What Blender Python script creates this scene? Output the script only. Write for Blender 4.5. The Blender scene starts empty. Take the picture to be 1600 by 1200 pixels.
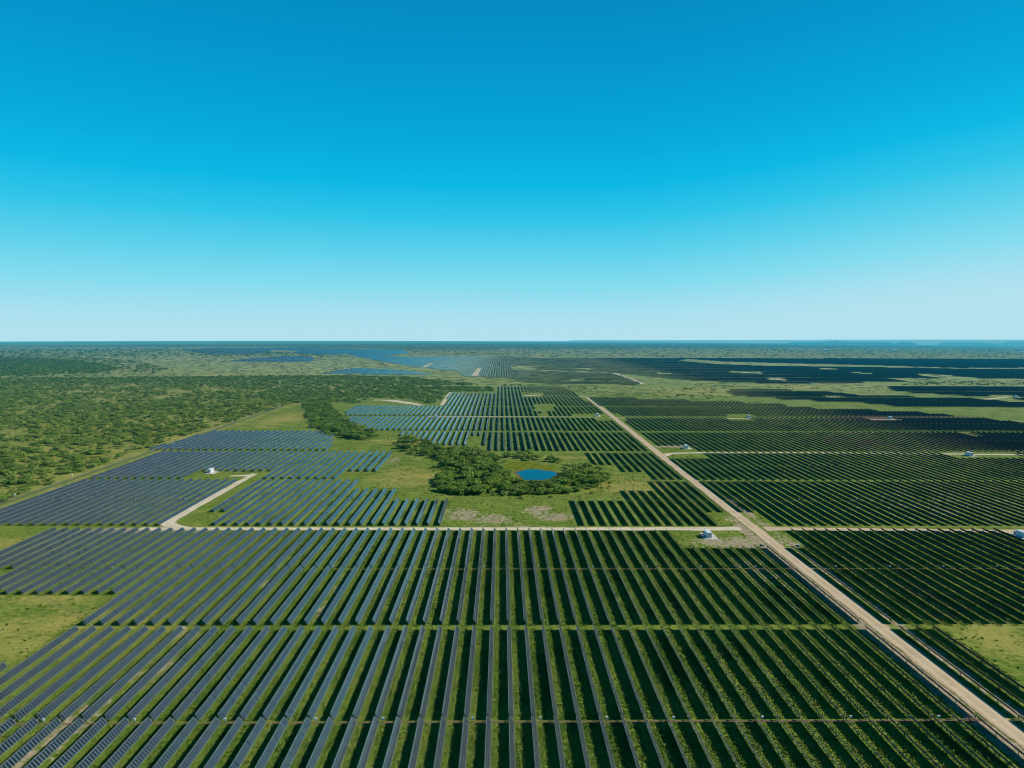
import bpy, math, random
import numpy as np
from math import radians as R
rng = np.random.default_rng(7)
random.seed(7)
scene = bpy.context.scene
col = scene.collection

# ------------------------------------------------------------------ camera
CAM_H, FPX = 100.0, 1109.0
PITCH, YAW, ROLL = R(4.33), R(-0.878), R(0.25)
cam_d = bpy.data.cameras.new('camera'); cam = bpy.data.objects.new('camera', cam_d); col.objects.link(cam)
cam_d.sensor_width = 36.0; cam_d.lens = FPX / 1600 * 36.0
cam_d.clip_start = 1.0; cam_d.clip_end = 60000
from mathutils import Matrix, Vector
CM = Matrix.Rotation(YAW, 4, 'Z') @ Matrix.Rotation(math.pi / 2 - PITCH, 4, 'X') @ Matrix.Rotation(ROLL, 4, 'Z')
cam.matrix_world = Matrix.Translation((0, 0, CAM_H)) @ CM
scene.camera = cam
CR = np.array(CM.to_3x3())

# terrain: flat site, land falling away gently towards the horizon
KC, R0 = 6.6e-7, 700.0
def T(x, y):
    r = np.hypot(x, y)
    return -KC * np.maximum(0, r - R0) ** 2

def P(px, py, z=0.0):
    """survey point of the photograph (1600 x 1200) -> world x, y on the ground (or z above it)"""
    d = CR @ np.array([px - 800.0, 600.0 - py, -FPX]); g = z
    for _ in range(40):
        t = (g - CAM_H) / min(d[2], -1e-4)
        x, y = d[0] * t, d[1] * t
        if math.hypot(x, y) > 15000: break
        g = z + float(T(x, y))
    return x, y
def poly(pts): return np.array([P(*p) for p in pts])
def inside(pg, x, y):
    x = np.asarray(x, float); y = np.asarray(y, float)
    r = np.zeros(np.broadcast(x, y).shape, bool); n = len(pg)
    for i in range(n):
        x0, y0 = pg[i]; x1, y1 = pg[(i + 1) % n]
        c = ((y0 > y) != (y1 > y)) & (x < (x1 - x0) * (y - y0) / (y1 - y0 + 1e-12) + x0)
        r ^= c
    return r
def project(x, y, z):
    v = np.stack([np.asarray(x, float), np.asarray(y, float), np.asarray(z, float) - CAM_H], -1) @ CR
    return 800 + FPX * v[..., 0] / -v[..., 2], 600 - FPX * v[..., 1] / -v[..., 2]

# ------------------------------------------------------------------ materials
def lin(r, g, b):
    f = lambda c: (c / 12.92 if c <= .04045 else ((c + .055) / 1.055) ** 2.4)
    return (f(r / 255), f(g / 255), f(b / 255), 1)

class NT:
    def __init__(s, name):
        s.m = bpy.data.materials.new(name); s.m.use_nodes = True
        s.t = s.m.node_tree; s.t.nodes.clear()
        s.out = s.t.nodes.new('ShaderNodeOutputMaterial')
    def n(s, typ, **kw):
        nd = s.t.nodes.new(typ)
        for k, v in kw.items():
            if k == 'ins':
                for a, b in v.items():
                    if hasattr(b, 'is_output'): s.t.links.new(b, nd.inputs[a])
                    else: nd.inputs[a].default_value = b
            else: setattr(nd, k, v)
        return nd
    def math(s, op, a, b=None, clamp=False):
        ins = {0: a}
        if b is not None: ins[1] = b
        return s.n('ShaderNodeMath', operation=op, use_clamp=clamp, ins=ins).outputs[0]
    def mix(s, f, a, b, blend='MIX'):
        nd = s.n('ShaderNodeMix', data_type='RGBA', blend_type=blend)
        for k, v in ((0, f), (6, a), (7, b)):
            if hasattr(v, 'is_output'): s.t.links.new(v, nd.inputs[k])
            else: nd.inputs[k].default_value = v
        return nd.outputs[2]
    def noise(s, vec, scale, detail=3, rough=.55):
        return s.n('ShaderNodeTexNoise', ins={'Vector': vec, 'Scale': scale, 'Detail': detail, 'Roughness': rough}).outputs[0]
    def smooth(s, v, lo, hi):
        return s.n('ShaderNodeMapRange', interpolation_type='SMOOTHSTEP', ins={0: v, 1: lo, 2: hi, 3: 0.0, 4: 1.0}).outputs[0]
    def ramp(s, v, stops):
        nd = s.n('ShaderNodeValToRGB', ins={0: v}); e = nd.color_ramp.elements
        while len(e) < len(stops): e.new(.5)
        for el, (p, c) in zip(e, stops): el.position = p; el.color = c
        return nd.outputs[0]
    def attr(s, name): return s.n('ShaderNodeAttribute', attribute_name=name)
    def pos(s): return s.n('ShaderNodeNewGeometry').outputs['Position']
    def bsdf(s, color, rough=.9, spec=.2, **ins):
        nd = s.n('ShaderNodeBsdfPrincipled')
        for k, v in dict({'Base Color': color, 'Roughness': rough, 'Specular IOR Level': spec}, **ins).items():
            k = k.replace('_', ' ')
            if hasattr(v, 'is_output'): s.t.links.new(v, nd.inputs[k])
            else: nd.inputs[k].default_value = v
        return nd.outputs[0]
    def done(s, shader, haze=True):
        if haze:      # painted haze: glowing teal mixed into the surface, more with distance from the site
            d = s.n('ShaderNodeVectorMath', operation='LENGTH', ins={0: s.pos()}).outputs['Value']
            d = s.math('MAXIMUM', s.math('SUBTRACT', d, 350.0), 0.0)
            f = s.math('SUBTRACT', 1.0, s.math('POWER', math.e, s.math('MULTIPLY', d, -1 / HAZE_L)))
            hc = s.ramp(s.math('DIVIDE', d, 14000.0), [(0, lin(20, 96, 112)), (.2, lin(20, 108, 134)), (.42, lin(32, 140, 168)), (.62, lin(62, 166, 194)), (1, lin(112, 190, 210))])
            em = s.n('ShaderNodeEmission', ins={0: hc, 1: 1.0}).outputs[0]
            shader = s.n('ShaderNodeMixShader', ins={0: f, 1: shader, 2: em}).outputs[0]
        s.t.links.new(shader, s.out.inputs[0]); return s.m
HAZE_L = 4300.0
PX = 5.72                                  # row pitch in metres
X0 = 2.79                                  # centre of row 0
M = {}
def plain(name, color, rough=.6, spec=.3, metal=0.0, var=.15, scale=2.0, haze=True):
    t = NT(name)
    tc = t.n('ShaderNodeTexCoord').outputs['Object']
    v = t.noise(tc, scale, 4)
    c = t.mix(t.math('MULTIPLY', v, 1.0), tuple(x * (1 - var) for x in color[:3]) + (1,), tuple(min(1, x * (1 + var)) for x in color[:3]) + (1,))
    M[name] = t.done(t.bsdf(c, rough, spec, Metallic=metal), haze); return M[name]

def mat_ground():
    t = NT('meadow'); p = t.pos()
    sep = t.n('ShaderNodeSeparateXYZ', ins={0: p}).outputs
    big = t.noise(p, 1 / 90, 3); med = t.noise(p, 1 / 14, 4); sml = t.noise(p, 1 / 2.2, 4, .65); fine = t.noise(p, 1 / .55, 3, .7)
    # strips between rows differ from each other
    strip = t.n('ShaderNodeCombineXYZ', ins={0: t.math('MULTIPLY', t.math('FLOOR', t.math('DIVIDE', t.math('SUBTRACT', sep[0], X0 + .6), PX)), 7.31), 1: t.math('MULTIPLY', sep[1], 1 / 30)}).outputs[0]
    stn = t.noise(strip, 1.0, 2)
    at = t.attr('cover').outputs['Color']; s2 = t.n('ShaderNodeSeparateColor', ins={0: at}).outputs
    far = t.attr('far').outputs['Fac']
    g = t.mix(t.smooth(med, .35, .68), (.098, .165, .022, 1), (.178, .240, .036, 1))
    g = t.mix(t.smooth(sml, .40, .72), g, (.235, .275, .054, 1))
    g = t.mix(t.math('MULTIPLY', t.smooth(fine, .52, .78), .75), g, (.036, .066, .011, 1))
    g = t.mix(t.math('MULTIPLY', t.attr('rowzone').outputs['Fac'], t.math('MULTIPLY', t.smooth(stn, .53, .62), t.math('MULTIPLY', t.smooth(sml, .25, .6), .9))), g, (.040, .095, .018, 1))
    dry = t.math('ADD', t.math('MULTIPLY', s2[1], .9), t.math('MULTIPLY', t.smooth(big, .5, .75), .28))
    dm = t.smooth(t.math('ADD', dry, t.math('MULTIPLY', t.math('SUBTRACT', t.math('ADD', med, sml), 1.0), .8)), .30, .85)
    g = t.mix(t.math('MULTIPLY', dm, .85), g, (.37, .32, .085, 1))
    g = t.mix(t.math('MULTIPLY', s2[2], .8), g, (.03, .058, .012, 1))
    soilc = t.mix(t.smooth(sml, .3, .7), (.25, .195, .11, 1), (.46, .39, .26, 1))
    soilc = t.mix(t.math('MULTIPLY', t.smooth(fine, .5, .72), .4), soilc, (.10, .085, .05, 1))
    sm = t.math('ADD', s2[0], t.math('MULTIPLY', t.math('SUBTRACT', t.math('ADD', t.math('MULTIPLY', med, .9), t.math('MULTIPLY', sml, 1.1)), 1.0), 1.25))
    g = t.mix(t.smooth(sm, .34, .62), g, soilc)
    # red brown bare earth
    red = t.attr('red').outputs['Fac']
    rm = t.smooth(t.math('ADD', red, t.math('MULTIPLY', t.math('SUBTRACT', t.math('ADD', med, sml), 1.0), .8)), .4, .7)
    g = t.mix(rm, g, (.15, .085, .066, 1))
    # far country: pale grass dotted with dark brush
    fn = t.noise(p, 1 / 210, 5, .6); fn2 = t.n('ShaderNodeTexVoronoi', ins={'Vector': p, 'Scale': 1 / 26}).outputs['Distance']
    fg = t.mix(t.smooth(fn, .4, .65), (.29, .36, .14, 1), (.42, .44, .20, 1))
    fg = t.mix(t.math('MULTIPLY', t.smooth(t.math('ADD', fn2, t.math('MULTIPLY', fn, -.55)), .16, .02), .85), fg, (.022, .042, .016, 1))
    g = t.mix(far, g, fg)
    wd = t.attr('wood').outputs['Fac']
    g = t.mix(wd, g, t.mix(t.smooth(t.noise(p, 1 / 60, 4), .35, .7), (.012, .028, .012, 1), (.04, .06, .02, 1)))
    b = t.n('ShaderNodeBump', ins={'Strength': .55, 'Distance': .5, 'Height': t.math('ADD', sml, t.math('MULTIPLY', fine, .5))}).outputs[0]
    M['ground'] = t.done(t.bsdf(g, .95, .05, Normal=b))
def mat_gravel(name, a, b2, c):
    t = NT(name); p = t.pos()
    n1 = t.noise(p, 1 / 9, 4); n2 = t.noise(p, 1 / 1.3, 4, .7); n3 = t.noise(p, 1 / .25, 2)
    g = t.mix(t.smooth(n1, .3, .7), a, b2); g = t.mix(t.math('MULTIPLY', t.smooth(n2, .45, .75), .6), g, c)
    tr = t.attr('across').outputs['Fac']          # -1 .. 1 across the carriageway
    ab = t.math('ABSOLUTE', tr)
    w = t.math('SUBTRACT', 1.0, t.math('MULTIPLY', t.math('ABSOLUTE', t.math('SUBTRACT', t.math('ADD', ab, t.math('MULTIPLY', t.math('SUBTRACT', n1, .5), .25)), .42)), 5.5), True)
    g = t.mix(t.math('MULTIPLY', w, .6), g, tuple(min(1, x * 1.25) for x in b2[:3]) + (1,))
    ed = t.smooth(t.math('ADD', ab, t.math('MULTIPLY', t.math('SUBTRACT', n2, .5), .5)), .72, 1.0)
    g = t.mix(t.math('MULTIPLY', ed, .8), g, (.20, .185, .07, 1))
    bp = t.n('ShaderNodeBump', ins={'Strength': .3, 'Distance': .15, 'Height': t.math('ADD', n2, n3)}).outputs[0]
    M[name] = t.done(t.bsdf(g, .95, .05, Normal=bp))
def mat_panel():
    t = NT('module_glass')
    uv = t.n('ShaderNodeUVMap', uv_map='UVMap').outputs[0]
    s = t.n('ShaderNodeSeparateXYZ', ins={0: uv}).outputs
    fu = t.math('FRACT', s[0]); du = t.math('MINIMUM', fu, t.math('SUBTRACT', 1.0, fu))
    dv = t.math('MINIMUM', s[1], t.math('SUBTRACT', 1.0, s[1]))
    fr = t.math('MAXIMUM', t.math('LESS_THAN', du, .042), t.math('LESS_THAN', dv, .022))
    idn = t.n('ShaderNodeTexWhiteNoise', noise_dimensions='2D', ins={'Vector': t.n('ShaderNodeCombineXYZ', ins={0: t.math('FLOOR', s[0]), 1: t.n('ShaderNodeObjectInfo').outputs['Random']}).outputs[0]}).outputs[0]
    cell = t.mix(idn, (.007, .016, .021, 1), (.012, .024, .030, 1))
    cu = t.math('FRACT', t.math('MULTIPLY', s[0], 6)); cv = t.math('FRACT', t.math('MULTIPLY', s[1], 12))
    ln = t.math('MAXIMUM', t.math('LESS_THAN', cu, .05), t.math('LESS_THAN', cv, .05))
    cell = t.mix(t.math('MULTIPLY', ln, .5), cell, (.028, .04, .048, 1))
    dust = t.noise(t.pos(), .35, 3)
    cell = t.mix(t.math('ADD', t.math('MULTIPLY', t.smooth(dust, .4, .8), .04), .01), cell, (.22, .24, .22, 1))
    c = t.mix(fr, cell, (.31, .37, .39, 1))
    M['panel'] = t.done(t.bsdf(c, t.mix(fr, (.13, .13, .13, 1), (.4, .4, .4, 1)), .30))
    t = NT('backsheet'); p = t.n('ShaderNodeUVMap', uv_map='UVMap').outputs[0]
    s = t.n('ShaderNodeSeparateXYZ', ins={0: p}).outputs
    fu = t.math('FRACT', s[0]); du = t.math('MINIMUM', fu, t.math('SUBTRACT', 1.0, fu))
    c = t.mix(t.math('LESS_THAN', du, .05), (.035, .04, .048, 1), (.09, .09, .095, 1))
    M['back'] = t.done(t.bsdf(c, .6, .2))
def mat_leaf():
    t = NT('leaf')
    tint = t.attr('tint').outputs['Fac']
    orr = t.n('ShaderNodeObjectInfo').outputs['Random']
    # joined woods carry their own 'kindtint', single trees use the object's random value
    kt = t.attr('kindtint').outputs['Fac']
    k = t.math('ADD', kt, t.math('MULTIPLY', orr, t.math('LESS_THAN', kt, .001)))
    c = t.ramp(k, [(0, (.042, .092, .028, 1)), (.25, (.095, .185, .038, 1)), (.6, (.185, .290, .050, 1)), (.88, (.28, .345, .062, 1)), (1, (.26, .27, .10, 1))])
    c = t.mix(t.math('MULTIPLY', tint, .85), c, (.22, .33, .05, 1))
    p = t.bsdf(c, .75, .12)
    tr = t.n('ShaderNodeBsdfTranslucent', ins={0: t.mix(.5, c, (.20, .32, .02, 1))}).outputs[0]
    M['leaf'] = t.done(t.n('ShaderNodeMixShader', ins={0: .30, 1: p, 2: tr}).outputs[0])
    t = NT('grass_blade'); tint = t.attr('tint').outputs['Fac']
    c = t.ramp(tint, [(0, (.06, .14, .022, 1)), (.4, (.15, .245, .034, 1)), (.75, (.21, .30, .05, 1)), (1, (.32, .33, .10, 1))])
    M['blade'] = t.done(t.bsdf(c, .85, .08))
def mat_water(name, c, rough):
    t = NT(name); p = t.pos()
    b = t.n('ShaderNodeBump', ins={'Strength': .12, 'Distance': .1, 'Height': t.noise(p, 1 / .9, 3)}).outputs[0]
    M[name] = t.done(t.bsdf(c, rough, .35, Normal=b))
mat_ground()
mat_gravel('gravel', (.47, .365, .23, 1), (.58, .455, .30, 1), (.39, .30, .19, 1))
mat_gravel('track', (.55, .47, .33, 1), (.66, .58, .42, 1), (.44, .37, .24, 1))
mat_gravel('trench', (.13, .085, .055, 1), (.20, .14, .09, 1), (.09, .085, .04, 1))
mat_gravel('verge', (.10, .14, .055, 1), (.15, .19, .08, 1), (.08, .115, .035, 1))
mat_gravel('rut', (.20, .20, .06, 1), (.27, .25, .085, 1), (.11, .15, .035, 1))
mat_panel(); mat_leaf()
mat_water('water', (.002, .022, .040, 1), .08); mat_water('lake', (.35, .45, .5, 1), .2)
plain('frame_metal', (.30, .31, .32, 1), .45, .5, .6)
plain('steel', (.20, .205, .21, 1), .5, .4, .6)
plain('white_paint', (.66, .68, .70, 1), .45, .4, 0, .06)
plain('roof_white', (.70, .71, .72, 1), .5, .3, 0, .05)
plain('grey_paint', (.42, .45, .47, 1), .5, .4, 0, .1)
plain('dark_paint', (.05, .055, .06, 1), .5, .4)
plain('concrete', (.52, .50, .45, 1), .9, .1, 0, .2, 1.5)
plain('bark', (.075, .055, .04, 1), .95, .05, 0, .3, 6)
plain('red_cable', (.45, .06, .07, 1), .5, .3)
plain('pink_cable', (.5, .25, .28, 1), .5, .3)
plain('hill', (.04, .075, .035, 1), .95, .05, 0, .5, .004)
plain('barn_roof', (.55, .55, .56, 1), .5, .3, 0, .1)

# ------------------------------------------------------------------ mesh helpers
def np_mesh(name, V, F, mats, midx=None, uv=None, pattr=None, smooth=False):
    V = np.asarray(V, np.float32); F = np.asarray(F, np.int32)
    me = bpy.data.meshes.new(name); k = F.shape[1]
    me.vertices.add(len(V)); me.vertices.foreach_set('co', V.ravel())
    me.loops.add(F.size); me.loops.foreach_set('vertex_index', F.ravel())
    me.polygons.add(len(F)); me.polygons.foreach_set('loop_start', np.arange(0, F.size, k, dtype=np.int32))
    for m in mats: me.materials.append(m)
    if midx is not None: me.polygons.foreach_set('material_index', np.asarray(midx, np.int32))
    if uv is not None:
        l = me.uv_layers.new(name='UVMap'); l.data.foreach_set('uv', np.asarray(uv, np.float32).ravel())
    for an, (typ, a) in (pattr or {}).items():
        at = me.attributes.new(an, typ, 'POINT')
        at.data.foreach_set('color' if typ == 'FLOAT_COLOR' else 'value', np.asarray(a, np.float32).ravel())
    me.update(calc_edges=True)
    if smooth: me.shade_smooth()
    else: me.shade_flat()
    return me
def link(name, me, parent=None, loc=(0, 0, 0), rz=0):
    o = bpy.data.objects.new(name, me); col.objects.link(o); o.location = loc; o.rotation_euler = (0, 0, rz)
    if parent is not None: o.parent = parent
    return o
def tag(o, label=None, cat=None, group=None, kind=None):
    for k, v in (('label', label), ('category', cat), ('group', group), ('kind', kind)):
        if v: o[k] = v
    return o
BOXF = np.array([[0, 3, 2, 1], [4, 5, 6, 7], [0, 1, 5, 4], [1, 2, 6, 5], [2, 3, 7, 6], [3, 0, 4, 7]])
def boxv(x0, x1, y0, y1, z0, z1):
    return np.array([[x0, y0, z0], [x1, y0, z0], [x1, y1, z0], [x0, y1, z0], [x0, y0, z1], [x1, y0, z1], [x1, y1, z1], [x0, y1, z1]], float)
def boxes(name, bl, mat):
    V = np.concatenate([boxv(*b) for b in bl]); F = np.concatenate([BOXF + 8 * i for i in range(len(bl))])
    return np_mesh(name, V, F, [mat])
def tubev(p0, p1, r0, r1=None, n=6):
    p0 = np.array(p0, float); p1 = np.array(p1, float); r1 = r0 if r1 is None else r1
    d = (p1 - p0) / np.linalg.norm(p1 - p0); a = np.cross(d, [0.31, .2, .93] if abs(d[2]) < .9 else [1, 0, 0]); a /= np.linalg.norm(a); b = np.cross(d, a)
    an = np.arange(n) / n * 2 * np.pi; ring = np.cos(an)[:, None] * a + np.sin(an)[:, None] * b
    V = np.concatenate([p0 + ring * r0, p1 + ring * r1])
    F = [[i, (i + 1) % n, n + (i + 1) % n, n + i] for i in range(n)]
    return V, np.array(F)
def join(parts):
    V, F, o = [], [], 0
    for v, f in parts: V.append(v); F.append(f + o); o += len(v)
    return np.concatenate(V), np.concatenate(F)

# ------------------------------------------------------------------ solar trackers
TILT, HUB, PW, MOD = R(49), 1.08, 2.0, 1.0
ct, st = math.cos(TILT), math.sin(TILT)
def panel_box(y0, y1, dz=0.0):
    """one tilted table of modules from y0 to y1, facing +x"""
    u = np.array([ct, 0, -st]); nrm = np.array([st, 0, ct]); c = np.array([0, 0, HUB + dz]) + nrm * .14
    V = np.array([c + u * a * PW / 2 + nrm * b * .02 + np.array([0, y, 0]) for b in (-1, 1) for (a, y) in ((-1, y0), (1, y0), (1, y1), (-1, y1))])
    uvs = {0: (0, 0), 1: (0, 1), 2: ((y1 - y0) / MOD, 1), 3: ((y1 - y0) / MOD, 0)}
    UV = np.array([[uvs[i % 4] for i in f] for f in BOXF], float)
    MI = np.array([1, 0, 2, 2, 2, 2])
    return V, BOXF, UV, MI
PM = None
cache = {}
def panel_mesh(L):
    k = round(L, 2)
    if ('p', k) not in cache:
        V, F, UV, MI = panel_box(0, k)
        cache['p', k] = np_mesh('panel_table', V, F, [M['panel'], M['back'], M['frame_metal']], MI, UV)
    return cache['p', k]
def post_ys(L):
    n = max(2, int(round(L / 7.6))); return [1.2 + i * (L - 2.4) / (n - 1) for i in range(n)]
def post_parts(y):
    h = HUB - .07
    return [(boxv(-.055, .055, y - .10, y - .088, -.3, h), BOXF), (boxv(-.055, .055, y + .088, y + .10, -.3, h), BOXF), (boxv(-.008, .008, y - .088, y + .088, -.3, h), BOXF)]
def tube_mesh(L, posts):
    k = round(L, 2)
    if ('t', k, posts) not in cache:
        ps = [tubev((0, .15, HUB), (0, k - .15, HUB), .075, n=6)]
        if posts:
            for y in post_ys(k): ps += post_parts(y)
        V, F = join(ps); cache['t', k, posts] = np_mesh('torque_tube', V, F, [M['steel']])
    return cache['t', k, posts]
motor_me = boxes('drive_motor', [(-.16, .16, -.22, .22, HUB - .34, HUB + .12), (-.06, .06, -.06, .06, -.3, HUB - .34), (-.4, -.16, -.09, .09, HUB - .2, HUB - .02)], M['steel'])
V_, F_ = join(post_parts(0)); post_me = np_mesh('post', V_, F_, [M['steel']])

# bands of trackers between the cross lanes (far boundary seen along the centre line)
def Yc(py): return P(783, py)[1]
slots = []
yb = [(1480, 984.5), (976.8, 829.4), (821.6, 752.2), (749.4, 707.6), (704.6, 675.4), (673.0, 652.4), (650.0, 635.6), (634.4, 620.6)]
for a, b in yb: slots.append((Yc(a), Yc(b)))
slots[0] = (2 * Yc(1127.5) - Yc(984.5), Yc(984.5))
y = slots[-1][1] + 8
while y < 5200:
    slots.append((y, y + 103)); y += 116
def rowx(n): return X0 + PX * n
def ncol(px, py): return (P(px, py)[0] - X0) / PX

def base_rules(k):
    """yield (n, y0, y1) of the bands next to the camera: band 0..3"""
    a, b = slots[k]; q = (b - a) / 4
    out = []
    if k == 0:
        for n in range(-27, 26):
            if n == 22: continue
            y1 = b if n >= -25 else Yc(1041.5)
            out.append((n, a, y1))
    if k == 1:
        for n in range(-39, 60):
            if n == 22: continue
            y0, y1 = a, b
            if n <= -26: y0 = a + q
            if n <= -36: y0 = a + 2 * q
            if 15 <= n <= 21 or n in (23, 24): y1 = b - q
            if n in (46, 47, 48, 49): y1 = b - q
            out.append((n, y0, y1))
    if k == 2:
        for n in list(range(-48, -5)) + list(range(7, 70)):
            if n in (22, -30, -29): continue
            y0, y1 = a, b
            if n in (-28, -27): y0 = a + q
            if -16 <= n <= -12: y1 = b - q
            if -11 <= n <= -6: y1 = a + 2 * q
            if 7 <= n <= 12: y1 = a + 2 * q
            if 13 <= n <= 16: y1 = b - q
            if n in (20, 21, 23, 24): y0 = a + q
            out.append((n, y0, y1))
    if k == 3:
        for n in list(range(-48, -15)) + list(range(12, 84)):
            if n == 22: continue
            y0, y1 = a, b
            if -37 <= n <= -29: y0 = a + q
            if -19 <= n <= -16: y0 = a + q
            if n in (12, 13, 14): y0 = a + 2 * q
            if n in (15, 16, 17): y0 = a + q
            if 23 <= n <= 25: y1, y0 = b, a
            if 23 <= n <= 32 and k == 4: y0 = a + q
            if n in (23, 24): y1 = b - q
            out.append((n, y0, y1))
    return out
def frags(pg_list, ex_list, k, nmin, nmax):
    """whole, three quarter, half and quarter trackers of band k inside surveyed field outlines"""
    a, b = slots[k]; L = b - a; nq = 4
    ns = np.arange(nmin, nmax + 1); ym = a + (np.arange(nq) + .5) * L / nq
    X, Y = np.meshgrid(rowx(ns), ym, indexing='ij')
    ok = np.zeros(X.shape, bool)
    for pg in pg_list: ok |= inside(pg, X, Y)
    for pg in ex_list: ok &= ~inside(pg, X, Y)
    out = []
    for i, n in enumerate(ns):
        j = 0
        while j < nq:
            if ok[i, j]:
                j2 = j
                while j2 + 1 < nq and ok[i, j2 + 1]: j2 += 1
                out.append((int(n), a + j * L / nq, a + (j2 + 1) * L / nq)); j = j2 + 1
            else: j += 1
    return out
mid_fields = [poly(p) for p in [
    [(228, 705), (345, 670.5), (492, 671), (529, 686), (512, 705)],
    # west and centre of the main road, beyond the pond
    [(640, 683), (607, 671.5), (570, 671), (545, 658), (550, 651), (539, 647), (556, 634.5), (694, 634.5), (704, 616), (779, 616), (779, 604.5), (884, 604.5), (905, 618), (1033, 706), (765, 704), (764, 694), (729, 693.5), (662, 693.5)],
    # east of the main road
    [(917, 619), (987, 622.5), (1090, 627), (1200, 631.5), (1275, 639), (1375, 642.5), (1462, 647), (1550, 657), (1640, 666), (1640, 712), (1048, 706)],
]]
mid_ex = [poly(p) for p in [
    [(835, 632), (866, 632), (866, 641), (858, 641), (858, 650.5), (846, 650.5), (846, 641), (835, 641)],
    [(735, 685), (752, 685), (752, 697), (735, 697)],
    [(896, 645.5), (945, 645.5), (950, 656), (935, 656), (935, 651), (896, 651)],
    [(945, 646), (972, 647), (978, 657), (950, 657)],
    [(672, 648.5), (717, 648.5), (717, 653.5), (672, 653.5)],
    [(818, 614), (850, 614), (850, 621), (818, 621)],
    [(1017, 694), (1080, 696), (1085, 706), (1030, 706)],
    [(1135, 648), (1178, 648.5), (1178, 656), (1135, 656)],
    [(1358, 649.5), (1406, 651), (1406, 658), (1358, 657)],
    [(1506, 676), (1528, 676), (1530, 684), (1506, 684)],
]]
# pads beside the eastern branch road
pads3 = [poly([(1030, 706), (1100, 707), (1100, 712), (1030, 712)]), poly([(1500, 709), (1582, 709), (1582, 722), (1500, 720)]), poly([(1560, 826), (1640, 828), (1640, 842), (1560, 838)])]
far_fields = [poly(p) for p in [
    [(1127, 610), (1200, 609.5), (1275, 611), (1350, 619), (1400, 620), (1500, 622.5), (1640, 634), (1640, 649), (1550, 643), (1450, 640.5), (1362, 631), (1275, 627), (1200, 622.5), (1150, 618)],
    [(1387, 605), (1640, 604), (1640, 629), (1545, 620.5), (1512, 619), (1400, 612.5)],
    [(830, 559.5), (1640, 561.5), (1640, 591), (1490, 592.5), (1420, 590.5), (1385, 591.5), (1420, 597), (1245, 599.5), (1200, 599.5), (1100, 596.5), (1050, 592.5), (995, 586.5), (962, 582.5), (838, 577.5), (800, 571)],
    [(585, 563), (645, 573.5), (712, 580), (727, 589.5), (800, 590.5), (812, 597), (880, 600.5), (995, 601.5), (1003, 599), (958, 583.5), (850, 580), (800, 573), (835, 568), (838, 559), (800, 557), (690, 557.5), (640, 558.5), (600, 556)],
    [(502, 584.5), (548, 576), (600, 577), (650, 581), (680, 586.5)],
    [(542, 554), (585, 563), (600, 556), (640, 552.5), (628, 547), (575, 546)],
    [(285, 547), (330, 544), (480, 544), (640, 548.5), (560, 551.5), (520, 555), (420, 550.5), (395, 554), (330, 554)],
    [(357, 564.5), (395, 560), (470, 556), (490, 560), (488, 565), (420, 566)],
]]
far_ex = [poly(p) for p in [
    [(1075, 561), (1130, 565), (1200, 567), (1330, 570), (1500, 575), (1640, 574.5), (1640, 577.5), (1500, 577), (1395, 574.5), (1200, 572.5), (1120, 569.5), (1060, 564)],
    [(1430, 583.5), (1475, 586), (1540, 592), (1490, 593), (1440, 588)],
    [(1140, 580), (1192, 582), (1192, 585), (1140, 583)], [(1200, 590), (1230, 592), (1230, 596), (1200, 594)],
    [(1280, 575), (1310, 576), (1310, 578), (1280, 577.5)], [(900, 575), (922, 575.5), (922, 578), (900, 577)],
    [(1025, 582), (1050, 582.5), (1050, 585), (1025, 584.5)], [(1330, 582), (1365, 583), (1365, 585), (1330, 584)],
    [(890, 592), (912, 592.5), (912, 596), (890, 595)],
    [(660, 573.5), (672, 567), (678, 567), (668, 574.5)], [(738, 588), (744, 575), (752, 575), (748, 588)],
    [(1290, 619), (1320, 619.5), (1320, 623), (1290, 622.5)], [(1540, 618), (1600, 619), (1600, 623), (1540, 622)],
    [(425, 547), (470, 548), (455, 552), (420, 550)], [(800, 571), (838, 573), (838, 579), (800, 577)],
]]
def road_gap(n): return n == 22
rows = []                                    # (n, y0, y1, band)
for k in range(4):
    for n, y0, y1 in base_rules(k):
        xm = rowx(n)
        if k == 3 or k == 2 or k == 1:
            bad = False
            for pg in pads3:
                for yy in np.linspace(y0 + 3, y1 - 3, 9):
                    if inside(pg, xm, yy): bad = True
            if bad:
                L4 = (slots[k][1] - slots[k][0]) / 4
                y1 = y1 - L4 if y1 > slots[k][1] - 1 else y1
        rows.append((n, y0, y1, k))
for k in range(4, len(slots)):
    nm = int(slots[k][1] * .78 / PX) + 4
    if slots[k][0] < 1330:
        fr = [r for r in frags(mid_fields, mid_ex, k, -nm, nm) if not (road_gap(r[0]) and r[2] < 1150)]
        rows += [(n, a, b, k) for n, a, b in fr]
    if slots[k][1] > 1000:
        rows += [(n, a, b, k) for n, a, b in frags(far_fields, far_ex, k, -nm, nm)]
seen = set(); rr = []
for r in rows:
    key = (r[0], round(r[1]), round(r[2]))
    if key in seen: continue
    seen.add(key); rr.append(r)
rows = rr
def in_view(n, y0, y1, m=60):
    yy = np.linspace(y0, y1, 6); px, py = project(np.full(6, rowx(n)), yy, np.full(6, 1.5) + T(rowx(n), yy))
    return bool(np.any((px > -m) & (px < 1600 + m) & (py < 1200 + m)))
rows = [r for r in rows if in_view(*r[:3])]
def size_key(r):
    n, a, b, k = r; px, py = project(np.array([rowx(n)] * 12), np.linspace(a, b, 12), np.full(12, 1.5))
    q = (px > 0) & (px < 1600) & (py < 1200); d = np.hypot(rowx(n), np.linspace(a, b, 12))
    return -float(np.sum(np.where(q, 1 / d ** 2, 0)) * (b - a))
rows.sort(key=size_key)
single, mass = rows[:300], rows[300:]

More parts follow.
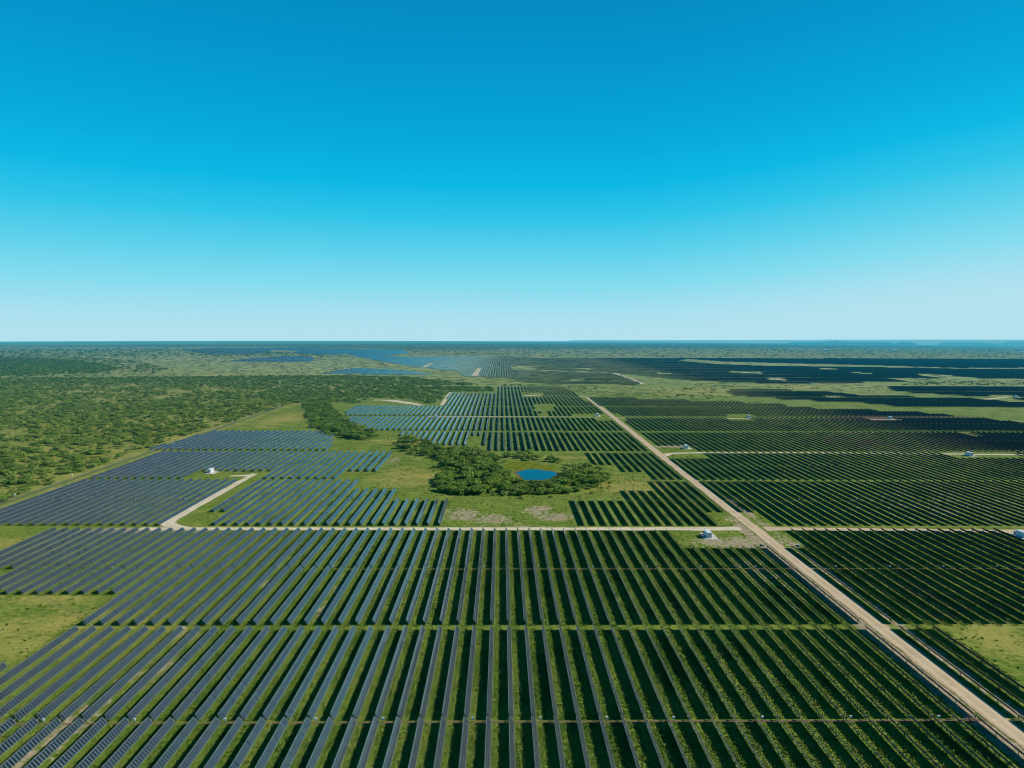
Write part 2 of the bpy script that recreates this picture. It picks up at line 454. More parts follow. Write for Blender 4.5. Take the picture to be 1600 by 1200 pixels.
ONES = ['', 'first', 'second', 'third', 'fourth', 'fifth', 'sixth', 'seventh', 'eighth', 'ninth', 'tenth', 'eleventh', 'twelfth', 'thirteenth', 'fourteenth', 'fifteenth', 'sixteenth', 'seventeenth', 'eighteenth', 'nineteenth']
TENS = {2: ('twentieth', 'twenty'), 3: ('thirtieth', 'thirty'), 4: ('fortieth', 'forty'), 5: ('fiftieth', 'fifty'), 6: ('sixtieth', 'sixty'), 7: ('seventieth', 'seventy'), 8: ('eightieth', 'eighty'), 9: ('ninetieth', 'ninety')}
def ordinal(i):
    if i < 20: return ONES[i]
    if i >= 100: return 'hundred-and-' + ordinal(i - 100) if i > 100 else 'hundredth'
    t, o = divmod(i, 10); return TENS[t][0] if o == 0 else TENS[t][1] + '-' + ONES[o]
BAND = ['front block', 'second block', 'third block', 'fourth block', 'fifth block', 'sixth block', 'seventh block']
def look(n):
    if n < -24: return 'slate blue'
    if n < -2: return 'blue grey'
    if n < 16: return 'thin grey'
    return 'dark backed'
def add_row(n, y0, y1, k, label):
    x = rowx(n); root = bpy.data.objects.new('solar_tracker', None); col.objects.link(root)
    root.location = (x, y0, float(T(x, (y0 + y1) / 2))); root.empty_display_size = .5
    tag(root, label, 'solar tracker', 'long tilted solar panel trackers standing in parallel lines')
    L = y1 - y0; mid = (slots[k][0] + slots[k][1]) / 2 - y0; g = .55
    segs = [(0, L)] if not (8 < mid < L - 8) else [(0, mid - g), (mid + g, L)]
    for a, b in segs:
        o = link('panel_table', panel_mesh(b - a), root, (0, a, 0))
        o.rotation_euler = (0, random.gauss(0, .014), 0)
    if k == 0:
        link('torque_tube', tube_mesh(L, False), root)
        for yy in post_ys(L): link('post', post_me, root, (0, yy, 0))
    else:
        link('torque_tube', tube_mesh(L, True), root)
    if len(segs) == 2: link('drive_motor', motor_me, root, (0, mid, 0))
    return root
bybk = {}
for r in single: bybk.setdefault((r[3], r[0] > 22), []).append(r)
for (k, right), rs in bybk.items():
    rs.sort(key=lambda r: (r[0] if right else -r[0]))
    allr = sorted({r[0] for r in rows if r[3] == k and (r[0] > 22) == right}, key=lambda n: n if right else -n)
    for n, y0, y1, _ in rs:
        short = 'short ' if (y1 - y0) < .9 * (slots[k][1] - slots[k][0]) else ''
        i = allr.index(n) + 1
        side = 'right' if right else 'left'
        add_row(n, y0, y1, k, f'{short}{look(n)} panel line, {ordinal(i)} {side} of main dirt road in {BAND[k]}')

def mass_mesh():
    Vs, Fs, UVs, MIs = [], [], [], []; o = 0
    tb = [];
    for n, y0, y1, k in mass:
        x = rowx(n); mid = (slots[k][0] + slots[k][1]) / 2
        segs = [(y0, y1)] if not (y0 + 8 < mid < y1 - 8) else [(y0, mid - .6), (mid + .6, y1)]
        for a, b in segs:
            V, F, UV, MI = panel_box(a, b); V = V + [x, 0, 0]; V[:, 2] += T(V[:, 0], V[:, 1])
            Vs.append(V); Fs.append(F + o); o += 8; UVs.append(UV.reshape(-1, 2)); MIs.append(MI)
            if a < 1100:
                for yy in post_ys(b - a):
                    V = boxv(x - .06, x + .06, a + yy - .1, a + yy + .1, -.3, HUB + .05); V[:, 2] += T(x, a + yy)
                    Vs.append(V); Fs.append(BOXF + o); o += 8; UVs.append(np.zeros((24, 2))); MIs.append(np.full(6, 2))
    return np_mesh('solar_trackers', np.concatenate(Vs), np.concatenate(Fs), [M['panel'], M['back'], M['frame_metal']], np.concatenate(MIs), np.concatenate(UVs))
ms = link('solar_trackers', mass_mesh()); tag(ms, 'distant solar panel fields of countless parallel lines reaching toward the horizon', 'solar field', None, 'stuff')

# ------------------------------------------------------------------ ground
def axis(fine0, fine1, step, lo, hi):
    a = list(np.arange(fine0, fine1 + .1, step)); s = step; v = a[0]; left = []
    while v > lo: s = min(s * 1.12, 500); v -= s; left.append(v)
    s = step; v = a[-1]
    while v < hi: s = min(s * 1.12, 500); v += s; a.append(v)
    return np.array(left[::-1] + a)
gx = axis(-420, 460, 2, -16000, 16000); gy = axis(96, 900, 4, -600, 19000)
GX, GY = np.meshgrid(gx, gy, indexing='ij'); nx, ny = GX.shape
GZ = T(GX, GY)
def blob(px, py, rx, ry, p=1.0):
    x, y = P(px, py); return np.exp(-(((GX - x) / rx) ** 2 + ((GY - y) / ry) ** 2) ** p)
soil = np.zeros_like(GX); dry = np.zeros_like(GX); lush = np.zeros_like(GX); red = np.zeros_like(GX)
def mx(a, b): np.maximum(a, b, out=a)
for b in [(752, 808, 24, 9), (865, 807, 16, 11), (842, 797, 12, 12), (722, 800, 14, 10), (775, 815, 16, 5)]: mx(soil, .52 * blob(*b, 2))
mx(soil, .46 * blob(800, 822, 46, 5, 1))
mx(soil, .60 * blob(1150, 848, 26, 12, 2)); mx(soil, .42 * blob(1150, 812, 10, 18)); mx(soil, .5 * blob(1230, 846, 7, 18))
mx(soil, .75 * blob(230, 828, 42, 5, 2)); mx(soil, .45 * blob(150, 830, 40, 5, 2))
mx(soil, .55 * blob(617, 718, 7, 26)); mx(soil, .5 * blob(640, 628, 40, 10)); mx(soil, .45 * blob(510, 611, 26, 18)); mx(soil, .5 * blob(610, 626, 22, 8))
mx(soil, .6 * blob(1055, 697, 22, 14)); mx(soil, .45 * blob(360, 736, 32, 9)); mx(soil, .38 * blob(1400, 690, 130, 120)); mx(soil, .36 * blob(1480, 790, 90, 70)); mx(soil, .40 * blob(1200, 900, 18, 40))
# strips of bare soil along the main road
xs = np.exp(-((GX - 123.2) / 3.2) ** 4) * (GY < 362) * (GY > 60); mx(soil, .85 * xs)
xs = np.exp(-((GX - 136.3) / 2.6) ** 4) * (GY < 420); mx(soil, .55 * xs)
mx(soil, .46 * blob(520, 935, 4, 60)); mx(soil, .5 * blob(430, 900, 3.5, 40)); mx(soil, .55 * blob(140, 1120, 3, 55)); mx(soil, .6 * blob(60, 1170, 3, 40)); mx(soil, .5 * blob(300, 970, 3.4, 30)); mx(soil, .5 * blob(260, 1040, 3, 30))
mx(red, .8 * blob(1420, 655, 130, 90)); mx(red, .75 * blob(1560, 690, 90, 90)); mx(red, .55 * blob(1330, 690, 90, 60)); mx(red, .5 * blob(1450, 930, 26, 40)); mx(red, .45 * blob(1500, 760, 60, 50))
for b in [(80, 985, 60, 30), (30, 850, 40, 20), (60, 935, 40, 8), (640, 745, 40, 50), (980, 760, 45, 40), (1570, 1000, 26, 26), (1100, 610, 160, 160), (1300, 605, 200, 160), (440, 655, 36, 110), (500, 580, 260, 300), (850, 715, 60, 14), (620, 690, 50, 30)]:
    mx(dry, .75 * blob(*b))
gr = poly([(300, 590), (0, 600), (0, 780), (460, 634)])
scr = inside(np.array([P(0, 795), P(465, 632), P(600, 600), P(560, 590), P(0, 560), P(-900, 600), P(-1200, 795)]), GX, GY)
mx(dry, .62 * scr)
sm_ = lambda a, lo, hi: np.clip((a - lo) / (hi - lo), 0, 1)
rad = np.hypot(GX, GY)
far = sm_(rad, 900, 1900) * (1 - .35 * scr)
wood = .45 * sm_(rad, 6200, 8600)
w2 = inside(poly([(0, 548), (0, 541), (330, 541), (640, 546), (800, 546), (1600, 543.5), (1600, 540), (0, 540)]), GX, GY).astype(float); mx(wood, w2 * .5)
for f in far_fields + mid_fields:
    pass
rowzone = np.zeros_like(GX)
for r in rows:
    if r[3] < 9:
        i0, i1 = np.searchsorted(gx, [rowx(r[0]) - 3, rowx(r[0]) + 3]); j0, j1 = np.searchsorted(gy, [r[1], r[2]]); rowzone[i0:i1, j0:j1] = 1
mx(dry, .30 * (1 - rowzone) * (rad < 700))
idx = np.arange(nx * ny).reshape(nx, ny)
F = np.stack([idx[:-1, :-1], idx[1:, :-1], idx[1:, 1:], idx[:-1, 1:]], -1).reshape(-1, 4)
V = np.stack([GX, GY, GZ], -1).reshape(-1, 3)
cov = np.stack([soil, dry, lush, np.ones_like(soil)], -1).reshape(-1, 4)
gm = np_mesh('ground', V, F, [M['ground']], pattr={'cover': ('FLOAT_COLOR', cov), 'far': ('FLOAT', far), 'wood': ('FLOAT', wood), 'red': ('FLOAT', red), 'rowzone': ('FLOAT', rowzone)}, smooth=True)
tag(link('ground', gm), 'rolling green grassland with dry and bare patches under the solar farm', None, None, 'structure')

# ------------------------------------------------------------------ roads
def ribbon(name, pts, widths, mat, z, label, jit=.6, step=2.5, kind='structure'):
    pts = np.array(pts, float); w = np.interp
    seg = np.hypot(*np.diff(pts, axis=0).T); s = np.concatenate([[0], np.cumsum(seg)]); n = max(2, int(s[-1] / step)); t = np.linspace(0, s[-1], n)
    c = np.stack([np.interp(t, s, pts[:, 0]), np.interp(t, s, pts[:, 1])], -1)
    if len(pts) > 2:                                   # round the bends
        for _ in range(6): c[1:-1] = (c[:-2] + 2 * c[1:-1] + c[2:]) / 4
    ww = np.interp(t, s, widths)
    d = np.gradient(c, axis=0); d /= np.linalg.norm(d, axis=1)[:, None]; nn = np.stack([-d[:, 1], d[:, 0]], -1)
    m = 7; ac = np.linspace(-1, 1, m); V = np.zeros((n, m, 3))
    def jn():
        a = rng.normal(0, 1, n); k = np.ones(3) / 3; return np.convolve(a, k, 'same') * jit
    jl, jr = jn(), jn()
    for i, a in enumerate(ac):
        off = a * ww / 2 + (jl if i == 0 else jr if i == m - 1 else 0)
        V[:, i, :2] = c + nn * off[:, None]
    V[:, :, 2] = T(V[:, :, 0], V[:, :, 1]) + z + np.maximum(0, rng.normal(0, .01, (n, m)))
    idx = np.arange(n * m).reshape(n, m)
    F = np.stack([idx[:-1, :-1], idx[:-1, 1:], idx[1:, 1:], idx[1:, :-1]], -1).reshape(-1, 4)[:, ::-1]
    me = np_mesh(name, V.reshape(-1, 3), F, [mat], pattr={'across': ('FLOAT', np.tile(ac, n))}, smooth=True)
    return tag(link(name, me), label, None, None, kind)
XR = 128.9
ribbon('main_road', [(XR, 40), (XR, Yc(828)), (XR, P(1030, 705)[1]), P(975, 665), P(925, 626), P(917, 620.5), P(903, 619)], [6.8, 6.8, 6.6, 6.6, 7, 7, 5], M['gravel'], .07, 'straight beige dirt road running from the near right to the far fields')
YR = Yc(826.3)
ribbon('cross_road', [(-181, YR), (-40, YR), (60, YR), (122, YR)], [5.6, 5.6, 5.8, 7.5], M['track'], .05, 'narrow pale gravel road crossing the site left of the main road')
ribbon('cross_road', [(134, YR), (150, YR), (262, P(1600, 830.5)[1]), (330, P(1600, 830.5)[1])], [8, 6, 6.4, 6.4], M['gravel'], .045, 'beige dirt road crossing the site right of the main road')
xw = P(265, 815)[0]
ribbon('side_track', [(-158, YR + .3), (-163, YR + 2.5), (xw - 1, YR + 9), (xw, YR + 22), P(330, 778), P(398, 740)], [5.6, 8, 8.5, 6, 5.6, 5], M['track'], .06, 'pale gravel side track curving up to the white inverter cabin at left')
ribbon('side_track', [P(395, 742), P(380, 744), P(360, 743.5)], [7, 5.5, 4], M['track'], .064, 'short gravel spur beside the white inverter cabin at left')
yb_ = P(1200, 708)[1]
ribbon('branch_road', [(131, P(1020, 712)[1]), (137, yb_ - 3), (150, yb_), P(1240, 707.5), P(1600, 710.5), P(1680, 711)], [9, 7, 5.5, 5.4, 5.4, 5.4], M['track'], .055, 'pale gravel branch road leading right from the main road')
for a, b, lab in [((150, 652), (0, 0), '')][:0]: pass
ribbon('lane', [P(670, 650.5), P(717, 650.5), P(800, 651), P(935, 652)], [10, 6, 3, 3.5], M['track'], .05, 'thin pale lane through the middle solar block')
ribbon('lane', [P(952, 653), P(1020, 653.5), P(1300, 655), P(1600, 658)], [5, 4, 4, 4], M['track'], .05, 'thin pale lane through the solar block right of the main road')
ribbon('lane', [P(690, 633), P(704, 613)], [6, 6], M['track'], .05, 'short pale track along the left edge of the far centre block')
ribbon('lane', [P(818, 618), P(850, 617.5), P(903, 619.2)], [10, 7, 5], M['track'], .052, 'pale lane along the far end of the centre block')
ribbon('lane', [P(958, 583), P(985, 592), P(1005, 600)], [14, 12, 12], M['track'], .06, 'pale road curving along the edge of the far right field')
ribbon('lane', [P(660, 574.5), P(677, 567)], [14, 10], M['track'], .06, 'pale road in the far blue field, leftmost')
ribbon('lane', [P(741, 588), P(750, 574.5)], [16, 12], M['track'], .06, 'pale road in the far centre field')
ribbon('lane', [P(1540, 624), P(1575, 620), P(1640, 622)], [10, 9, 9], M['track'], .06, 'pale road at the right edge among the far dark fields')
ribbon('lane', [P(583, 625), P(610, 625.5), P(640, 630), P(660, 633.5)], [10, 16, 18, 8], M['track'], .05, 'pale eroded wash beside the woods', 2.0)
for a, b, w in [((1140, 581), (1192, 583.5), 22), ((1200, 592), (1232, 594.5), 20), ((1282, 576.5), (1310, 577), 18), ((1026, 583.5), (1050, 583.8), 16), ((890, 594), (912, 594), 14), ((1290, 620.5), (1322, 621.5), 12), ((1330, 583.5), (1365, 584), 18), ((1342, 576.7), (1372, 576.9), 16), ((1475, 583.6), (1492, 584), 16), ((1070, 569.5), (1090, 570), 16), ((900, 576.5), (922, 577), 14)]:
    ribbon('clearing', [P(*a), P(a[0] * .7 + b[0] * .3, a[1]), P(a[0] * .3 + b[0] * .7, b[1]), P(*b)], [1, w * .8, w * .45, 1], M['track'], .06, 'pale bare clearing in the far dark solar fields', 2.0, 4)
# pale mown strip along the fence, wheel tracks across the meadow
XF = P(200, 718)[0]
ribbon('fence_verge', [(XF + 1.2, P(0, 806)[1] - 60), (XF + 1.0, 640), (XF + 1.4, P(462, 634)[1])], [4.6, 4.4, 4.2], M['verge'], .04, 'pale mown grass verge along the wire fence', .3)
# narrow bare cable trenches under the drive motors
for k, x0, x1 in [(0, -150, 125.6), (1, -60, 125.6), (1, 133, 330), (0, 132.6, 147)]:
    ym = (slots[k][0] + slots[k][1]) / 2 - .3
    ribbon('cable_trench', [(x0, ym), ((x0 + x1) / 2, ym), (x1, ym)], [.5, .85, .9], M['trench'], .035, 'thin brown cable trench crossing under the panel lines', .08, 2.0)

for pts in ([P(690, 768), P(640, 760), P(618, 740), P(620, 722), P(630, 706)], [P(700, 778), P(760, 781), P(850, 781), P(960, 770), P(1010, 748)], [P(0, 905), P(70, 935), P(120, 960), P(150, 978)], [P(880, 600), P(1000, 612), P(1120, 620), P(1230, 628)], [P(915, 606), P(1020, 610), P(1140, 622)], [P(340, 672), P(420, 655), P(462, 640)], [P(1470, 990), P(1540, 1040), P(1600, 1090)]):
    for sgn in (-1, 1):
        q = np.array(pts, float); d_ = np.gradient(q, axis=0); d_ /= np.linalg.norm(d_, axis=1)[:, None]
        q = q + np.stack([-d_[:, 1], d_[:, 0]], -1) * sgn * .85
        ribbon('wheel_track', [tuple(a) for a in q], [.55] * len(q), M['rut'], .03, 'faint pair of wheel tracks worn across the green meadow', .1, 2.0)

# ------------------------------------------------------------------ pond
pc = P(838, 741.5); pe = P(838, 752); pwid = (P(869, 741.5)[0] - P(806, 741.5)[0]) / 2
a = np.linspace(0, 2 * np.pi, 64, endpoint=False); ra = .94 + .07 * np.sin(3 * a + 1) + .05 * np.sin(5 * a) + .03 * np.sin(9 * a + 2)
py_r = (P(838, 733)[1] - P(838, 751)[1]) / 2
ring = np.stack([pc[0] + pwid * ra * np.cos(a), pc[1] + py_r * ra * np.sin(a), np.full(64, .09)], -1)
V = np.concatenate([ring, ring * [0, 0, 1] + [pc[0], pc[1], 0]]); F = np.array([[i, (i + 1) % 64, 64 + (i + 1) % 64, 64 + i] for i in range(64)])
rb = np.concatenate([ring, ring[:1]])[:, :2]; rb = pc + (rb - pc) * 1.045
ribbon('pond_bank', [tuple(a) for a in rb], [3.2] * len(rb), M['trench'], .045, 'muddy brown bank round the pond', .5, 1.5)
tag(link('pond_water', np_mesh('pond_water', V, F, [M['water']])), 'small round blue pond among the trees', None, None, 'structure')
mcol = NT('reeds'); p_ = mcol.pos(); M['reeds'] = mcol.done(mcol.bsdf(mcol.mix(mcol.smooth(mcol.noise(p_, 1 / 5, 4), .35, .65), (.08, .135, .01, 1), (.20, .20, .012, 1)), .9, .05))
def patch(name, pts, z, mat, label, kind):
    pg = poly(pts); c = pg.mean(0); n = len(pg); t = np.linspace(0, n, 60, endpoint=False)
    q = np.stack([np.interp(t, range(n + 1), np.append(pg[:, i], pg[0, i])) for i in (0, 1)], -1)
    for _ in range(3): q = (np.roll(q, 1, 0) + 2 * q + np.roll(q, -1, 0)) / 4
    q += rng.normal(0, .35, q.shape)
    V = np.concatenate([np.c_[q, T(q[:, 0], q[:, 1]) + z], [[c[0], c[1], float(T(*c)) + z]]]); m = len(q)
    F = np.array([[i, (i + 1) % m, m] for i in range(m)])
    if pgarea(q) < 0: F = F[:, ::-1]
    return tag(link(name, np_mesh(name, V, F, [mat])), label, None, None, kind)
def pgarea(q): return .5 * np.sum(q[:, 0] * np.roll(q[:, 1], -1) - np.roll(q[:, 0], -1) * q[:, 1])
patch('reed_beds', [(786, 726), (800, 720.5), (832, 722), (842, 726), (866, 727.5), (872, 732), (866, 734.5), (838, 733.5), (812, 735), (800, 737), (790, 733)], .05, M['reeds'], 'yellow green reeds growing on the far bank of the pond', 'stuff')
patch('lake_water', [(1588, 548.6), (1640, 548.2), (1640, 551), (1600, 551)], 1.0, M['lake'], 'pale lake far off at the right edge of the plain', 'structure')

# ------------------------------------------------------------------ trees
def crown_template(seed, clumps, leaves, size, flat=.75):
    """unit crown (radius 1, base at z 0): clumps of leaf faces turned roughly outwards. returns V, F(quads), tint"""
    r = np.random.default_rng(seed); Vs = []; ti = []
    cs = []
    for i in range(clumps):
        a = r.random() * 2 * np.pi; rr = (r.random() ** .55) * .78; z = .45 + (.95 - .45) * math.sqrt(max(0, 1 - rr * rr)) * r.uniform(.35, 1.0)
        cs.append((rr * math.cos(a), rr * math.sin(a), z * flat, r.uniform(.20, .36)))
    for cx, cy, cz, cr in cs:
        d = r.normal(0, 1, (leaves, 3)); d[:, 2] = d[:, 2] * .8 + .25; d /= np.linalg.norm(d, axis=1)[:, None]
        p = np.array([cx, cy, cz]) + d * cr * (r.uniform(.55, 1.05, (leaves, 1))) * [1, 1, .7]
        n = d + r.normal(0, .30, (leaves, 3)) + [.1, 0, .35]; n /= np.linalg.norm(n, axis=1)[:, None]
        u = np.cross(n, r.normal(0, 1, (leaves, 3))); u /= np.linalg.norm(u, axis=1)[:, None]; v = np.cross(n, u)
        s = size * r.uniform(.6, 1.3, (leaves, 1))
        Vs.append(np.stack([p - u * s - v * s * .6, p + u * s - v * s * .7, p + u * s * .8 + v * s * .7, p - u * s * .9 + v * s * .6], 1))
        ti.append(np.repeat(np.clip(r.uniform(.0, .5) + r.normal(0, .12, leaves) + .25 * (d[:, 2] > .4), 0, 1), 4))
    V = np.concatenate(Vs).reshape(-1, 3); V[:, 2] = np.maximum(V[:, 2], .10)
    return V, np.arange(len(V)).reshape(-1, 4), np.concatenate(ti)
HI = [crown_template(s, 24, 22, .115, .9) for s in range(8)]
MID = [crown_template(20 + s, 9, 13, .20) for s in range(6)]
LO = [crown_template(40 + s, 6, 6, .32) for s in range(6)]
def trunk_template(seed):
    r = np.random.default_rng(seed); ps = [tubev((0, 0, -.1), (.03, .02, .38), .055, .04)]
    for i in range(4):
        a = i * 1.57 + r.uniform(-.4, .4); e = (.4 * math.cos(a), .4 * math.sin(a), r.uniform(.62, .85)); ps.append(tubev((.03, .02, .3), e, .032, .012, 5))
    V, F = join([(v, f) for v, f in ps]); return np_mesh('trunk', V, F, [M['bark']])
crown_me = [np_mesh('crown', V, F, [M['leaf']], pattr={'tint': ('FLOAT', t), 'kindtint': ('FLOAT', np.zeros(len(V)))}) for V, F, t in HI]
trunk_me = [trunk_template(s) for s in range(4)]

trees = []     # x, y, radius, height, zone, shade
def scatter(pg, density, rlo, rhi, zone, shade=(0, 1), ex=(), clumpy=0.0, hmul=(.75, 1.05)):
    x0, y0 = pg.min(0); x1, y1 = pg.max(0)
    n = int((x1 - x0) * (y1 - y0) * density)
    x = rng.uniform(x0, x1, n); y = rng.uniform(y0, y1, n); k = inside(pg, x, y)
    for e in ex: k &= ~inside(e, x, y)
    if clumpy:
        c = np.sin(x / 23 + 1.3 * np.sin(y / 31)) * np.sin(y / 27 + 1.7 * np.sin(x / 41)) * .5 + .5
        c2 = np.sin(x / 71 + 2) * np.sin(y / 93 + 1.2 * np.sin(x / 60)) * .5 + .5
        k &= rng.random(n) > clumpy * (1 - (.55 * c + .45 * c2)) * 1.25
    px, py = project(x, y, T(x, y) + 2); k &= (px > -60) & (px < 1660)
    for xx, yy in zip(x[k], y[k]):
        s = random.random() ** 1.6; r_ = rlo + (rhi - rlo) * s
        sh = random.uniform(*shade)
        if zone == 'scrub':
            if random.random() < .10: sh = random.uniform(0, .12); r_ = min(rhi, r_ * 1.7)
            else: sh = random.uniform(.25, 1)
        trees.append((xx, yy, r_, r_ * random.uniform(*hmul), zone, sh))
pond_pg = poly([(798, 741), (803, 731), (820, 728), (868, 730), (880, 738), (877, 752), (866, 762), (850, 764), (818, 764), (803, 757)])
reed_pg = poly([(782, 727), (800, 719.5), (876, 725), (878, 734), (800, 739)])
grove = poly([(688, 772), (684, 752), (690, 736), (684, 718), (695, 704), (740, 703), (762, 709), (776, 722), (800, 742), (850, 751), (872, 738), (905, 731), (938, 735), (952, 748), (938, 762), (900, 770), (850, 773.5), (780, 774.5), (730, 775)])
scatter(grove, 1 / 15, 1.6, 4.4, 'grove', (.05, .9), [pond_pg, reed_pg], .08, (.85, 1.2))
scatter(poly([(672, 776), (668, 750), (680, 715), (700, 700), (765, 706), (800, 716), (880, 722), (945, 730), (968, 748), (950, 768), (900, 776), (820, 780), (730, 781)]), 1 / 75, .6, 2.4, 'grove', (.2, 1), [pond_pg, reed_pg], .3, (.7, 1.1))
scatter(poly([(803, 757), (818, 766), (850, 766), (868, 763), (877, 753), (870, 749), (850, 754), (820, 754.5), (804, 750)]), 1 / 6, 1.4, 2.9, 'grove', (.2, .85), [], 0, (.8, 1.05))
scatter(poly([(778, 719), (790, 711), (830, 710), (862, 716), (880, 722), (872, 727), (846, 722), (800, 719)]), 1 / 40, 2.2, 4.0, 'grove', (.05, .6), [], .3, (.9, 1.2))
scatter(poly([(617, 697), (628, 686), (650, 688), (672, 694), (694, 700), (690, 714), (670, 718), (640, 706)]), 1 / 26, 2.2, 4.4, 'grove link', (.05, .6), [], .1, (.9, 1.25))
scatter(poly([(478, 650), (474, 632), (490, 625), (512, 630), (530, 650), (560, 668), (592, 682), (582, 689), (520, 683), (490, 668)]), 1 / 24, 2.2, 4.4, 'draw', (.05, .65), [], .1, (.85, 1.2))
fenceline = [(0, 786), (110, 744), (200, 710), (300, 680), (380, 653), (450, 633)]
scrub = poly([(-30, 790)] + fenceline + [(470, 628), (440, 606), (260, 602), (100, 604), (-30, 606)])
scatter(scrub, 1 / 12, .6, 4.0, 'scrub', (.02, 1), [], .85, (.55, .95))
scatter(poly([(400, 622), (440, 606), (600, 604), (690, 604), (770, 606), (772, 612), (700, 613), (690, 625), (672, 632), (640, 624), (580, 622), (556, 632), (540, 630), (500, 628), (470, 630)]), 1 / 34, 2, 4.6, 'belt', (.03, .7), [], .5, (.7, 1.05))
scatter(poly([(-30, 606), (100, 604), (260, 602), (440, 606), (600, 604), (690, 602), (760, 602), (640, 590), (540, 587), (430, 588), (300, 589), (180, 590), (-30, 592)]), 1 / 46, 2, 5, 'belt', (.03, .75), [], .35, (.6, .9))
n_near = len(trees)
def fscatter(pts, n, rlo, rhi, shade, hm=(.5, .8)):
    """far brush, spread evenly as seen over the country"""
    pg = poly(pts); x0, y0 = pg.min(0); x1, y1 = pg.max(0); c = 0; tries = 0
    while c < n and tries < 60:
        m = n * 3; x = rng.uniform(x0, x1, m); y = rng.uniform(y0, y1, m); k = inside(pg, x, y); tries += 1
        for xx, yy in zip(x[k], y[k]):
            if c >= n: break
            r_ = random.uniform(rlo, rhi); trees.append((xx, yy, r_, r_ * random.uniform(*hm), 'far', random.uniform(*shade))); c += 1
fscatter([(-20, 589), (60, 585), (150, 583), (190, 577), (160, 568), (90, 562), (-20, 559)], 2500, 2.5, 6.0, (.0, .6))
fscatter([(-20, 592), (110, 590), (230, 586), (265, 577), (220, 565), (130, 558), (-20, 556)], 1500, 1.5, 5.5, (.05, .7))
fscatter([(180, 590), (240, 578), (200, 564), (120, 556), (400, 556), (560, 560), (700, 585), (480, 588), (300, 588)], 600, 1.2, 3.6, (.05, .7))
fscatter([(-20, 557), (-20, 546), (300, 546), (500, 553), (560, 558)], 800, 3, 8, (.1, .7))
fscatter([(640, 556), (780, 556), (840, 558), (1640, 560), (1640, 546), (640, 547)], 1300, 4, 8, (.1, .6), (.3, .5))
fscatter([(-20, 546), (300, 545.5), (640, 547.5), (1640, 547), (1640, 541), (-20, 541)], 1600, 6, 12, (.0, .45), (.25, .4))
fscatter([(860, 613), (960, 617), (1100, 625), (1180, 620), (1120, 606), (1000, 604), (900, 605)], 130, 1, 3.2, (.0, .5))
fscatter([(1450, 596), (1640, 596), (1640, 602), (1400, 602)], 150, 1.5, 3.5, (.0, .5))
fscatter([(1000, 601), (1240, 601), (1380, 606), (1380, 616), (1250, 609), (1130, 607)], 70, 1, 3, (.0, .5))
fscatter([(780, 600), (870, 602), (900, 606), (780, 603)], 60, 1.5, 3, (.0, .5))
fscatter([(920, 612), (1200, 628), (1200, 632), (920, 618)], 60, 1, 2.4, (.2, .6))

def tdist(t):
    px, py = project(t[0], t[1], t[3] / 2)
    vis = (0 < px < 1600) and (py < 1200)
    return (0 if vis else 1, math.hypot(t[0], t[1]) / (t[2] * (1 if t[4] != 'scrub' else .85)))
order = sorted(range(len(trees)), key=lambda i: tdist(trees[i]))
solo = [trees[i] for i in order[:300]]; rest = [trees[i] for i in order[300:]]
ZN = {'grove': ('pond grove', 9.0), 'grove link': ('thicket left of pond grove', 12.0), 'draw': ('thicket behind left block', 16.0), 'scrub': ('scrub beyond the wire fence', 16.0), 'belt': ('woodland belt', 40.0), 'far': ('far plain', 200.0)}
zones = {}
for t in solo: zones.setdefault(t[4], []).append(t)
ti_ = 0
for z, ts in zones.items():
    nm, bw = ZN[z]; ymin = min(t[1] for t in ts); bands = {}
    for t in ts: bands.setdefault(int((t[1] - ymin) / bw), []).append(t)
    for bi, (b, tb) in enumerate(sorted(bands.items())):
        tb.sort(key=lambda t: project(t[0], t[1], 0)[0])
        for i, (x, y_, r_, h_, _, sh) in enumerate(tb):
            zz = float(T(x, y_)); root = bpy.data.objects.new('mesquite_tree' if h_ > 2.2 else 'mesquite_shrub', None); col.objects.link(root); root.location = (x, y_, zz)
            big = 'tall' if h_ > 4.2 else 'mid-sized' if h_ > 2.8 else 'low'
            pos = 'nearest edge' if bi == 0 else f'{ordinal(bi + 1)} rank back'
            tag(root, f'{big} green tree, {ordinal(i + 1)} from left, {pos} of {nm}', 'tree', 'mesquite trees ' + ('round the pond' if 'grove' in z else 'in the scrub and woods'))
            v = ti_ % 8; ti_ += 1
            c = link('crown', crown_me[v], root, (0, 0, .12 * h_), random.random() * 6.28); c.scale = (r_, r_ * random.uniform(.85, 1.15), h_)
            tr = link('trunk', trunk_me[v % 4], root, (0, 0, 0), random.random() * 6.28); tr.scale = (r_ * .9, r_ * .9, h_)
